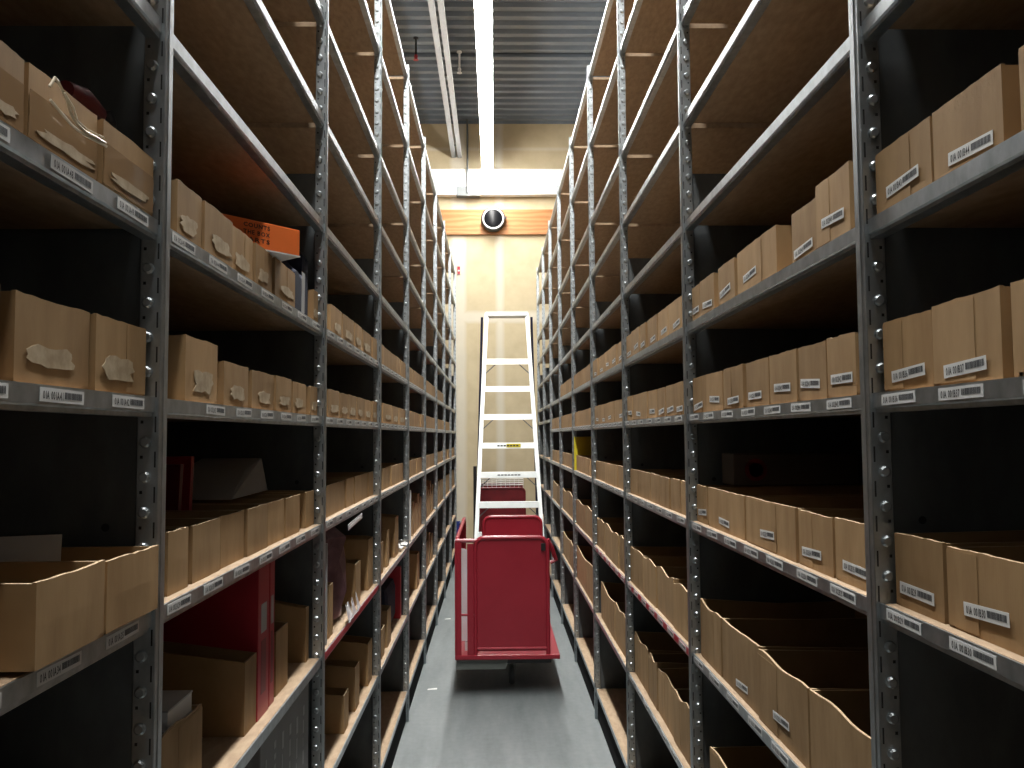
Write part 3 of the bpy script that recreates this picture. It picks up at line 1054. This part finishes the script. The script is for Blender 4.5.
# white strapping loop on a tape-wrapped bin
mb = MB()
loop_a = [(0.936, 0.386), (0.943, 0.399), (0.955, 0.399), (0.968, 0.394), (0.974, 0.384), (0.979, 0.374), (0.998, 0.369), (1.021, 0.366), (1.045, 0.367), (1.071, 0.369)]
loop_b = [(0.938, 0.372), (0.955, 0.366), (0.986, 0.3622), (1.02, 0.362), (1.05, 0.3635), (1.072, 0.3655)]
loop_c = [(0.968, 0.392), (0.985, 0.382), (1.0, 0.372), (1.03, 0.3715), (1.066, 0.374)]
for lp, rr in ((loop_a, 0.0019), (loop_b, 0.0017), (loop_c, 0.0014)):
    mb.tube([(-A_L + 0.006 + 0.002 * math.sin(k * 1.7), y, z + EYE) for k, (y, z) in enumerate(lp)], rr, 'string', 6)
tag(mb.build('plastic_strap', None), 'loose white strapping on a tape-wrapped bin, first left bay', 'strap')

# right rack extras
sheet(1, bay_y0(1, 6) - 0.0165, 0.006, D_, 0.235, 0.35, 'yellow', 'yellow sheet standing on the chest-high shelf at the fifth right post', 'board', 'yellow_sheet', t=0.004)
for k, (i, y) in enumerate(((7, 0.30), (7, 0.62), (8, 0.35))):
    carton(1, bay_y0(1, i) + y, bay_y0(1, i) + y + 0.24, C_, 0.21 if i == 7 else 0.11, 0.3, 'redcard', 'red carton, %s of three behind the far eye-level bins, right rack' % ORD[k + 1], 'carton', 'red_carton', t=0.26 if i == 7 else 0.03, z=0.0005 if i == 7 else 0.1005)
mb = MB()
mb.box((0, 0, 0), (0.3, 0.34, 0.16), 'olive')
tag(mb.build('green_carton', None, (B_R + 0.10, 1.66, shelf_top(F)), bevel=0.004), 'dark green carton deep in the knee-high shelf, second right bay', 'carton')
mb = MB()
mb.box((0, 0, 0), (0.34, 0.12, 0.085), 'darkcard')
o = mb.build('dark_carton', None, (B_R + 0.08, 2.31, shelf_top(D_) + 0.1085), bevel=0.003)
tag(o, 'dark brown carton with a dull red ring mark behind the chest-high bins', 'carton')
mb = MB()
mb.lathe([(0.020, 0), (0.020, 0.0006), (0.030, 0.0006), (0.030, 0)], (0.06, -0.0002, 0.042), (0, -1, 0), 'darkred', 24)
mb.build('ring_mark', o)
mb = MB()
for k in range(3):
    mb.obox((0, 0, 0.004 * k), (0.22, 0.02 * k, 0.0), (-0.015 * k, 0.30, 0.0), (0, 0, 0.0035), 'kraft')
tag(mb.build('flattened_carton', None, (B_R + 0.02, 0.90, shelf_top(F) + 0.0005), (0, 0, 0)), 'flattened cardboard lying on the knee-high shelf, first right bay', 'carton')

# ------------------------------------------------------------------ setting
mb = MB()
mb.box((-2.4, -2.2, -0.1), (2.4, WALL_Y, 0.0), 'floor')
struct(mb.build('floor'))
mb = MB()
prof = []
y = -2.2
while y < WALL_Y:
    prof += [(y, 0.0), (y + 0.075, 0.0), (y + 0.095, 0.045), (y + 0.18, 0.045)]
    y += 0.2
prof = [(yy, CEIL + zz) for yy, zz in prof]
pts = [(-2.4, yy, zz) for yy, zz in prof] + [(-2.4, prof[-1][0], CEIL + 0.12), (-2.4, prof[0][0], CEIL + 0.12)]
mb.prism(pts, (4.8, 0, 0), 'deck')
struct(mb.build('ceiling'))
mb = MB()
mb.box((-2.4, WALL_Y, 0), (2.4, WALL_Y + 0.1, CEIL), 'drywall')
struct(mb.build('wall_back'))
for n_, lo, hi in (('wall_left', (-2.5, -2.2, 0), (-2.4, WALL_Y, CEIL)), ('wall_right', (2.4, -2.2, 0), (2.5, WALL_Y, CEIL)), ('wall_front', (-2.5, -2.3, 0), (2.5, -2.2, CEIL))):
    mb = MB()
    mb.box(lo, hi, 'plainwall')
    struct(mb.build(n_))
mb = MB()
mb.box((-2.4, WALL_Y - 0.05, 4.455), (2.4, WALL_Y, 4.815), 'timber')
struct(mb.build('trim_1'))
mb = MB()
mb.box((-2.4, 9.92, CEIL - 0.035), (2.4, 9.98, CEIL), 'deck')
struct(mb.build('trim_2'))

# white duct across the end wall with its hanger
e = empty('white_duct', (0, 12.12, 5.19))
tag(e, 'white duct running across the end wall above the timber board', 'duct')
mb = MB()
mb.box((-2.39, -0.07, -0.19), (2.39, 0.079, 0.19), 'white')
mb.build('duct_casing', e, smooth=True, bevel=0.03)
mb = MB()
mb.tube([(-0.36, -0.09, -0.17), (-0.36, -0.09, CEIL - 5.19)], 0.014, 'greymetal', 8)
mb.build('hanger_rod', e)
mb = MB()
mb.box((-0.375, -0.082, -0.205), (-0.345, -0.0705, 0.2), 'greymetal')
mb.build('hanger_strap', e)
mb = MB()
mb.prism([(-0.52, -0.074, -0.20), (-0.52, 0.07, -0.20), (-0.52, 0.07, -0.1905), (-0.52, -0.0705, -0.1905), (-0.52, -0.0705, -0.07), (-0.52, -0.074, -0.07)], (0.33, 0, 0), 'greymetal')
mb.build('saddle', e)

# round wall speaker
e = empty('wall_speaker', (0.0, WALL_Y - 0.05, 4.655))
tag(e, 'round black wall speaker with a white ring mounted on the timber board', 'speaker')
mb = MB()
mb.lathe([(0.172, 0), (0.172, 0.10), (0.160, 0.118)], (0, 0, 0), (0, -1, 0), 'black', 40)
mb.build('housing', e, smooth=True)
mb = MB()
mb.lathe([(0.132, 0.1185), (0.132, 0.128), (0.150, 0.128), (0.150, 0.1185)], (0, 0, 0), (0, -1, 0), 'white', 40)
mb.build('ring', e, smooth=True)
mb = MB()
mb.lathe([(0.131, 0.119), (0.11, 0.1225), (0.05, 0.128), (0.012, 0.1295)], (0, 0, 0), (0, -1, 0), 'speakercone', 40)
mb.build('cone', e, smooth=True)
mb = MB()
mb.box((0.172, -0.07, 0.01), (0.19, -0.04, 0.04), 'black')
mb.build('bracket_knob', e)

# red wall sign near the rack end
mb = MB()
mb.box((-0.515, WALL_Y - 0.02, 3.89), (-0.475, WALL_Y, 4.0), 'redcard')
mb.box((-0.508, WALL_Y - 0.0205, 3.93), (-0.482, WALL_Y - 0.02, 3.95), 'paper')
tag(mb.build('wall_mounted_alarm', None), 'small red box on the end wall beside the left rack', 'alarm')

# strip lamps in a line over the aisle
LAMP_X, LAMP_Z = -0.076, 5.32
ends = [11.95 - 2.45 * k for k in range(5)]
for k, y1 in enumerate(ends):
    e = empty('strip_light', (LAMP_X, y1 - 1.22, LAMP_Z))
    tag(e, 'suspended white strip light, %s from the end wall in the glowing line' % ORD[k + 1], 'ceiling light', 'strip lights over the aisle')
    mb = MB()
    mb.prism([(-0.080, -1.22, 0.022), (-0.080, -1.22, 0.030), (-0.04, -1.22, 0.075), (0.04, -1.22, 0.075), (0.080, -1.22, 0.030), (0.080, -1.22, 0.022)], (0, 2.44, 0), 'white')
    mb.build('housing', e)
    mb = MB()
    arc = [(math.cos(R(a)) * 0.074, math.sin(R(a)) * 0.055 + 0.0215) for a in range(180, 361, 15)]
    mb.prism([(x, -1.205, z) for x, z in arc], (0, 2.41, 0), 'lens')
    mb.build('diffuser', e, smooth=True)
    for yy in (-0.9, 0.9):
        mb = MB()
        mb.tube([(0, yy, 0.074), (0, yy, CEIL - LAMP_Z + 0.002)], 0.0025, 'greymetal', 6)
        mb.build('hanger_wire', e)

# twin cable channel
e = empty('cable_channel', (-0.515, 7.5, 5.58))
tag(e, 'twin grey steel cable channel hung under the dark ceiling', 'cable channel')
for x in (-0.048, 0.040):
    mb = MB()
    mb.prism([(x - 0.03, -5.5, 0), (x + 0.03, -5.5, 0), (x + 0.03, -5.5, 0.045), (x - 0.03, -5.5, 0.045)], (0, 10.2, 0), 'channel')
    mb.build('channel_rail', e, bevel=0.004)
for k in range(9):
    y = -5.0 + 1.15 * k
    mb = MB()
    mb.box((-0.05, y, 0.012), (0.045, y + 0.03, 0.03), 'greymetal')
    mb.tube([(-0.004, y + 0.015, 0.03), (-0.004, y + 0.015, CEIL - 5.58)], 0.005, 'greymetal', 6)
    mb.build('hanger_bracket', e)

# sprinkler heads
for (x, y, label) in ((-0.86, 9.5, 'small red-bulbed sprinkler head under the ceiling beside the cable channel'), (-0.385, 9.85, 'small pale sprinkler head between cable channel and strip lights')):
    e = empty('sprinkler_head', (x, y, CEIL))
    tag(e, label, 'sprinkler')
    mb = MB()
    mb.lathe([(0.03, 0), (0.03, 0.015), (0.012, 0.02), (0.012, 0.20)], (0, 0, 0), (0, 0, -1), 'black' if x < -0.5 else 'white', 14)
    mb.build('pipe_drop', e)
    mb = MB()
    mb.lathe([(0.018, 0.20), (0.022, 0.22), (0.012, 0.25), (0.03, 0.255), (0.03, 0.26)], (0, 0, 0), (0, 0, -1), 'redcard' if x < -0.5 else 'white', 14)
    mb.build('nozzle', e)


# ------------------------------------------------------------------ stock carts
def rounded_frame(w, h, r, n=6):
    """path of a frame with rounded top corners, open at the bottom"""
    pts = [(-w / 2, 0.0), (-w / 2, h - r)]
    for k in range(1, n + 1):
        a = math.pi - (math.pi / 2) * k / n
        pts.append((-w / 2 + r + math.cos(a) * r, h - r + math.sin(a) * r))
    for k in range(0, n + 1):
        a = math.pi / 2 - (math.pi / 2) * k / n
        pts.append((w / 2 - r + math.cos(a) * r, h - r + math.sin(a) * r))
    pts.append((w / 2, 0.0))
    return pts


def end_panel(e, xc, w, y, h, zb, paint, name):
    mb = MB()
    path = rounded_frame(w, h, 0.055)
    mb.tube([(xc + x, y, zb + z) for x, z in path], 0.0135, paint, 10)
    mb.tube([(xc - w / 2, y, zb + 0.035), (xc + w / 2, y, zb + 0.035)], 0.010, paint, 8)
    p = mb.build(name + '_frame', e, smooth=True)
    mb = MB()
    pl = rounded_frame(w - 0.02, h - 0.012, 0.048)
    mb.prism([(xc + x, y - 0.002, zb + 0.02 + max(0, z - 0.02)) for x, z in pl], (0, 0.004, 0), paint)
    mb.build(name + '_sheet', e)


def cart(x0, x1, px0, px1, y0, y1, ztop, label, paint, front_skirt=True, gate=True):
    e = empty('stock_cart', ((x0 + x1) / 2, (y0 + y1) / 2, 0))
    tag(e, label, 'cart', 'red stock carts in the aisle')
    cx, cy = (x0 + x1) / 2, (y0 + y1) / 2
    W, Lh = (x1 - x0), (y1 - y0)
    hz = 0.257
    mb = MB()
    mb.box((-W / 2, -Lh / 2, hz - 0.028), (W / 2, Lh / 2, hz), paint)
    mb.build('platform', e, bevel=0.006)
    mb = MB()
    mb.box((-W / 2 + 0.05, -Lh / 2 + 0.05, hz - 0.062), (W / 2 - 0.05, Lh / 2 - 0.05, hz - 0.0285), 'black')
    mb.build('underframe', e)
    for (xx, yy) in ((0.03, -Lh / 2 + 0.30), (-W / 2 + 0.10, Lh / 2 - 0.16), (W / 2 - 0.10, Lh / 2 - 0.16), (0.0, Lh / 2 - 0.10)):
        mb = MB()
        mb.box((xx - 0.045, yy - 0.05, hz - 0.070), (xx + 0.045, yy + 0.05, hz - 0.0615), 'greymetal')
        for sx in (-0.024, 0.021):
            mb.prism([(xx + sx, yy - 0.03, hz - 0.07), (xx + sx, yy + 0.03, hz - 0.07), (xx + sx, yy + 0.014, 0.05), (xx + sx, yy - 0.014, 0.05)], (0.003, 0, 0), 'greymetal')
        c = mb.build('caster', e)
        mb = MB()
        mb.lathe([(0.02, -0.017), (0.055, -0.017), (0.062, -0.008), (0.062, 0.008), (0.055, 0.017), (0.02, 0.017)], (xx, yy, 0.063), (1, 0, 0), 'rubber', 24)
        mb.build('wheel', c, smooth=True)
    pc, pw = (px0 + px1) / 2 - cx, px1 - px0
    end_panel(e, pc, pw, -Lh / 2 + 0.02, ztop - hz, hz, paint, 'front_panel')
    end_panel(e, pc + (0.035 if gate else 0), pw, Lh / 2 - 0.03, ztop - hz, hz, paint, 'rear_panel')
    if gate:
        # barred side along the left edge and a short barred return at the front corner
        lx = -W / 2 + 0.014
        ya, yb = -Lh / 2 + 0.014, Lh / 2 - 0.05
        zt = ztop - 0.004
        mb = MB()
        mb.tube([(lx, ya, hz), (lx, ya, zt - 0.03), (lx, ya + 0.03, zt), (lx, yb - 0.05, zt), (lx, yb, zt - 0.05), (lx, yb, hz)], 0.0125, paint, 10)
        mb.tube([(lx, ya, hz + 0.33), (lx, yb, hz + 0.33)], 0.009, paint, 8)
        for k in range(1, 5):
            yy = ya + (yb - ya) * k / 5
            mb.tube([(lx, yy, hz), (lx, yy, zt)], 0.008, paint, 8)
        mb.build('side_gate', e, smooth=True)
        mb = MB()
        rx = lx + 0.088
        mb.tube([(lx - 0.01, ya, zt - 0.012), (rx + 0.03, ya, zt - 0.012)], 0.0125, paint, 8)
        mb.tube([(lx, ya, hz + 0.24), (rx + 0.02, ya, hz + 0.24)], 0.007, paint, 8)
        mb.box((lx - 0.014, ya - 0.010, hz), (lx + 0.026, ya + 0.010, zt - 0.02), paint)
        mb.box((rx - 0.026, ya - 0.010, hz), (rx + 0.012, ya + 0.010, zt - 0.03), paint)
        mb.build('corner_post', e)
        # folded latch bar on the other side
        mb = MB()
        hx = pc + pw / 2
        mb.tube([(hx, -Lh / 2 + 0.03, zt - 0.01), (hx + 0.03, -Lh / 2 + 0.05, zt - 0.06), (hx + 0.055, -Lh / 2 + 0.06, zt - 0.14), (hx + 0.02, -Lh / 2 + 0.06, zt - 0.155)], 0.013, paint, 8)
        mb.tube([(hx + 0.012, -Lh / 2 + 0.14, zt - 0.02), (hx + 0.05, -Lh / 2 + 0.14, zt - 0.13)], 0.011, paint, 8)
        mb.build('latch_bar', e, smooth=True)
        mb = MB()
        mb.box((hx - 0.04, -Lh / 2 + 0.003, zt - 0.075), (hx - 0.012, -Lh / 2 + 0.018, zt - 0.03), 'black')
        mb.build('latch_pad', e, bevel=0.003)
    if front_skirt:
        mb = MB()
        mb.prism([(-W / 2 + 0.006, -Lh / 2 + 0.03, 0.165), (-0.012, -Lh / 2 + 0.03, 0.165), (0.004, -Lh / 2 + 0.03, hz - 0.029), (-W / 2 + 0.006, -Lh / 2 + 0.03, hz - 0.029)], (0, 0.20, 0), 'greybox')
        mb.build('bumper_box', e, bevel=0.003)
    return e


c1 = cart(-0.247, 0.393, -0.122, 0.322, 5.33, 6.74, 0.962, 'red stock cart with a solid end panel in the middle of the aisle', 'red')
c2 = cart(-0.24, 0.40, -0.215, 0.385, 11.05, 12.05, 0.92, 'darker red cart with a wire-topped panel behind the ladder', 'darkred', False, False)
# wire top on the far cart, parts of that cart
mb = MB()
for z in (0.96, 0.985, 1.01, 1.035):
    mb.tube([(-0.285, -0.48, z), (0.285, -0.48, z)], 0.006, 'white', 6)
for k in range(11):
    x = -0.285 + 0.057 * k
    mb.tube([(x, -0.48, 0.92), (x, -0.48, 1.04)], 0.003, 'white', 6)
mb.build('wire_rack', c2)
mb = MB()
mb.tube([(-0.33, -0.46, 0.24), (-0.33, -0.46, 1.20)], 0.022, 'black', 10)
mb.build('corner_pole', c2, smooth=True)

# clear film bag inside the front cart
mb = MB()
for k in range(26):
    c = Vector((random.uniform(-0.19, -0.13), 5.46 + random.uniform(0, 0.35), random.uniform(0.36, 0.86)))
    a = Vector([random.uniform(-1, 1) for _ in range(3)]).normalized() * 0.10
    b2 = Vector([random.uniform(-1, 1) for _ in range(3)]).normalized() * 0.10
    a.x *= 0.4
    b2.x *= 0.4
    mb.prism([c - a * .5 - b2 * .5, c + a * .5 - b2 * .3, c + a * .4 + b2 * .5, c - a * .6 + b2 * .4], (0.001, 0.0006, 0.001), 'film')
mb.box((-0.19, 5.45, 0.2575), (-0.10, 5.90, 0.31), 'film')
mb.prism([(-0.222, 5.43, 0.32), (-0.11, 5.47, 0.32), (-0.118, 5.46, 0.86), (-0.215, 5.44, 0.89)], (0.001, 0.006, 0), 'film')
tag(mb.build('plastic_wrap_bag', None), 'crumpled clear plastic wrap standing inside the front red cart', 'plastic wrap')

# ------------------------------------------------------------------ step ladder
e = empty('step_ladder', (0.14, 9.3, 0))
tag(e, 'tall white aluminium step ladder with navy rear rails behind the red cart', 'ladder')
ex, ey = 0.14, 9.3


def fl(z):    # front rails at absolute height z
    q = (z - (1.375 + EYE)) / (-0.714 - 1.375)
    return (-0.077 - 0.098 * q, 0.368 + 0.100 * q, 9.55 - 0.59 * q)


def sloped_bar(mb, p, q, wx_, wy, key):
    p, q = Vector(p), Vector(q)
    mb.prism([p + Vector((-wx_ / 2, -wy / 2, 0)), p + Vector((wx_ / 2, -wy / 2, 0)), p + Vector((wx_ / 2, wy / 2, 0)), p + Vector((-wx_ / 2, wy / 2, 0))], q - p, key)


ztop = 1.36 + EYE
for k in (0, 1):
    mb = MB()
    b0, b1 = fl(0.03), fl(ztop)
    sg = -1 if k == 0 else 1
    sloped_bar(mb, (b0[k] - ex, b0[2] - ey, 0.03), (b1[k] - ex, b1[2] - ey, ztop), 0.042, 0.020, 'alu')
    sloped_bar(mb, (b0[k] - ex + sg * -0.015, b0[2] - ey + 0.035, 0.03), (b1[k] - ex + sg * -0.015, b1[2] - ey + 0.035, ztop), 0.006, 0.07, 'alu')
    rl = mb.build('front_rail', e, bevel=0.002)
    mb = MB()
    mb.box((b0[k] - ex - 0.03, b0[2] - ey - 0.03, 0.0), (b0[k] - ex + 0.03, b0[2] - ey + 0.075, 0.035), 'rubber')
    mb.build('rubber_foot', rl, bevel=0.004)
    # rear rail
    mb = MB()
    xt = (-0.132, 0.425)[k] - ex
    xb = (-0.235, 0.53)[k] - ex
    sloped_bar(mb, (xb, 10.62 - ey, 0.03), (xt, 9.66 - ey, ztop - 0.03), 0.026, 0.05, 'navy')
    rl = mb.build('rear_rail', e, bevel=0.002)
    mb = MB()
    mb.box((xb - 0.025, 10.59 - ey, 0.0), (xb + 0.025, 10.66 - ey, 0.033), 'rubber')
    mb.build('rubber_foot', rl, bevel=0.004)
    # spreader
    mb = MB()
    zs = 0.88 + EYE - 1.13
    f0 = fl(zs)
    mb.obox((f0[k] - ex + sg * 0.004, f0[2] - ey + 0.03, zs), (0, 0.62, 0.02), (0, 0, 0.025), (0.004, 0, 0), 'greymetal')
    mb.build('spreader', e)
for j in range(-2, 6):
    z = -0.714 + EYE + 0.3036 * j
    x0, x1, y = fl(z)
    mb = MB()
    w0, w1 = x0 - ex + 0.010, x1 - ex - 0.010
    yy = y - ey
    mb.prism([(w0, yy - 0.036, z - 0.030), (w0, yy - 0.032, z - 0.030), (w0, yy - 0.020, z + 0.030), (w0, yy - 0.024, z + 0.030)], (w1 - w0, 0, 0), 'alu')
    mb.box((w0, yy - 0.022, z + 0.026), (w1, yy + 0.075, z + 0.030), 'alu')
    mb.box((w0, yy + 0.072, z - 0.008), (w1, yy + 0.075, z + 0.026), 'alu')
    st = mb.build('step', e, bevel=0.001)
    if j in (-2, 0, 1, 3, 5):
        for sg, xx in ((1, w0), (-1, w1)):
            mb = MB()
            mb.prism([(xx + sg * 0.004, yy + 0.03, z - 0.13), (xx + sg * 0.004, yy + 0.03, z - 0.115), (xx + sg * 0.10, yy + 0.03, z - 0.028), (xx + sg * 0.115, yy + 0.03, z - 0.028)], (0, 0.012, 0), 'greymetal')
            mb.build('step_brace', st)
    if j == 2:
        mb = MB()
        xm = (w0 + w1) / 2
        mb.box((xm - 0.02, yy - 0.0370, z - 0.020), (xm + 0.13, yy - 0.034, z + 0.020), 'yellow')
        for q in range(7):
            mb.box((xm - 0.115 + 0.033 * q, yy - 0.0374, z - 0.008), (xm - 0.092 + 0.033 * q, yy - 0.0340, z + 0.007), 'ink')
        mb.build('warning_sticker', st)
    if j == 1:
        mb = MB()
        xm = (w0 + w1) / 2
        for q in range(7):
            mb.box((xm - 0.115 + 0.035 * q, yy - 0.0340, z - 0.006), (xm - 0.088 + 0.035 * q, yy - 0.030, z + 0.006), 'barcode')
        mb.build('printed_marking', st)
x0, x1, y = fl(ztop)
mb = MB()
mb.box((x0 - ex - 0.012, y - ey - 0.030, ztop - 0.035), (x1 - ex + 0.012, y - ey + 0.16, ztop + 0.012), 'alu')
mb.build('top_cap', e, bevel=0.006)

# blue crate on the floor by the left rack end
e = empty('blue_crate', (-0.505, 11.30, 0))
tag(e, 'blue plastic crate with a pale band on the floor past the left rack', 'crate')
mb = MB()
for (lo, hi) in (((-0.055, -0.15, 0), (0.055, 0.15, 0.01)), ((-0.055, -0.15, 0), (-0.047, 0.15, 0.47)), ((0.047, -0.15, 0), (0.055, 0.15, 0.47)), ((-0.055, -0.15, 0), (0.055, -0.142, 0.47)), ((-0.055, 0.142, 0), (0.055, 0.15, 0.47))):
    mb.box(lo, hi, 'blue')
mb.build('crate_body', e)
mb = MB()
mb.box((-0.056, -0.152, 0.245), (0.056, -0.150, 0.275), 'white')
mb.build('pale_band', e)

# paper scraps on the floor
for (x, y, w, lab) in ((-0.43, 5.52, 0.06, 'white paper strip on the floor by the fourth left post'), (-0.44, 7.6, 0.05, 'small white scrap on the floor farther along the left rack')):
    mb = MB()
    mb.prism([(0, 0, 0), (w, 0.01, 0), (w, 0.035, 0.002), (0.004, 0.02, 0.001)], (0, 0, 0.0006), 'paper')
    tag(mb.build('paper_scrap', None, (x, y, 0.0004)), lab, 'paper')

# ------------------------------------------------------------------ camera, world, view
f, pi_, ya, ro = 862.11, 0.0596, 0.0208, -0.0068
c, s_ = math.cos(ya), math.sin(ya)
Ry = Matrix(((c, -s_, 0), (s_, c, 0), (0, 0, 1)))
c, s_ = math.cos(pi_), math.sin(pi_)
Rp = Matrix(((1, 0, 0), (0, c, s_), (0, -s_, c)))
c, s_ = math.cos(ro), math.sin(ro)
Rr = Matrix(((c, 0, s_), (0, 1, 0), (-s_, 0, c)))
Mx = Rr @ Rp @ Ry
rx, fy, uz = Mx[0], Mx[1], Mx[2]
rot = Matrix((rx, uz, -fy)).transposed()
cam = bpy.data.cameras.new('camera')
cam.sensor_width = 36.0
cam.lens = f * 36.0 / 1024.0
cam.clip_start = 0.02
co = bpy.data.objects.new('camera', cam)
COL.objects.link(co)
co.matrix_world = Matrix.Translation((0, 0, EYE)) @ rot.to_4x4()
scene.camera = co

w = bpy.data.worlds.new('dim_warehouse')
w.use_nodes = True
w.node_tree.nodes['Background'].inputs['Color'].default_value = (0.5, 0.55, 0.6, 1)
w.node_tree.nodes['Background'].inputs['Strength'].default_value = 0.02
scene.world = w
scene.view_settings.view_transform = 'Standard'
scene.view_settings.look = 'None'
scene.view_settings.exposure = 0.18
scene.view_settings.gamma = 1.0
scene.view_settings.use_curve_mapping = False
scene.cycles.use_denoising = True
scene.cycles.max_bounces = 10
scene.cycles.diffuse_bounces = 6
print('BINS', COUNT)
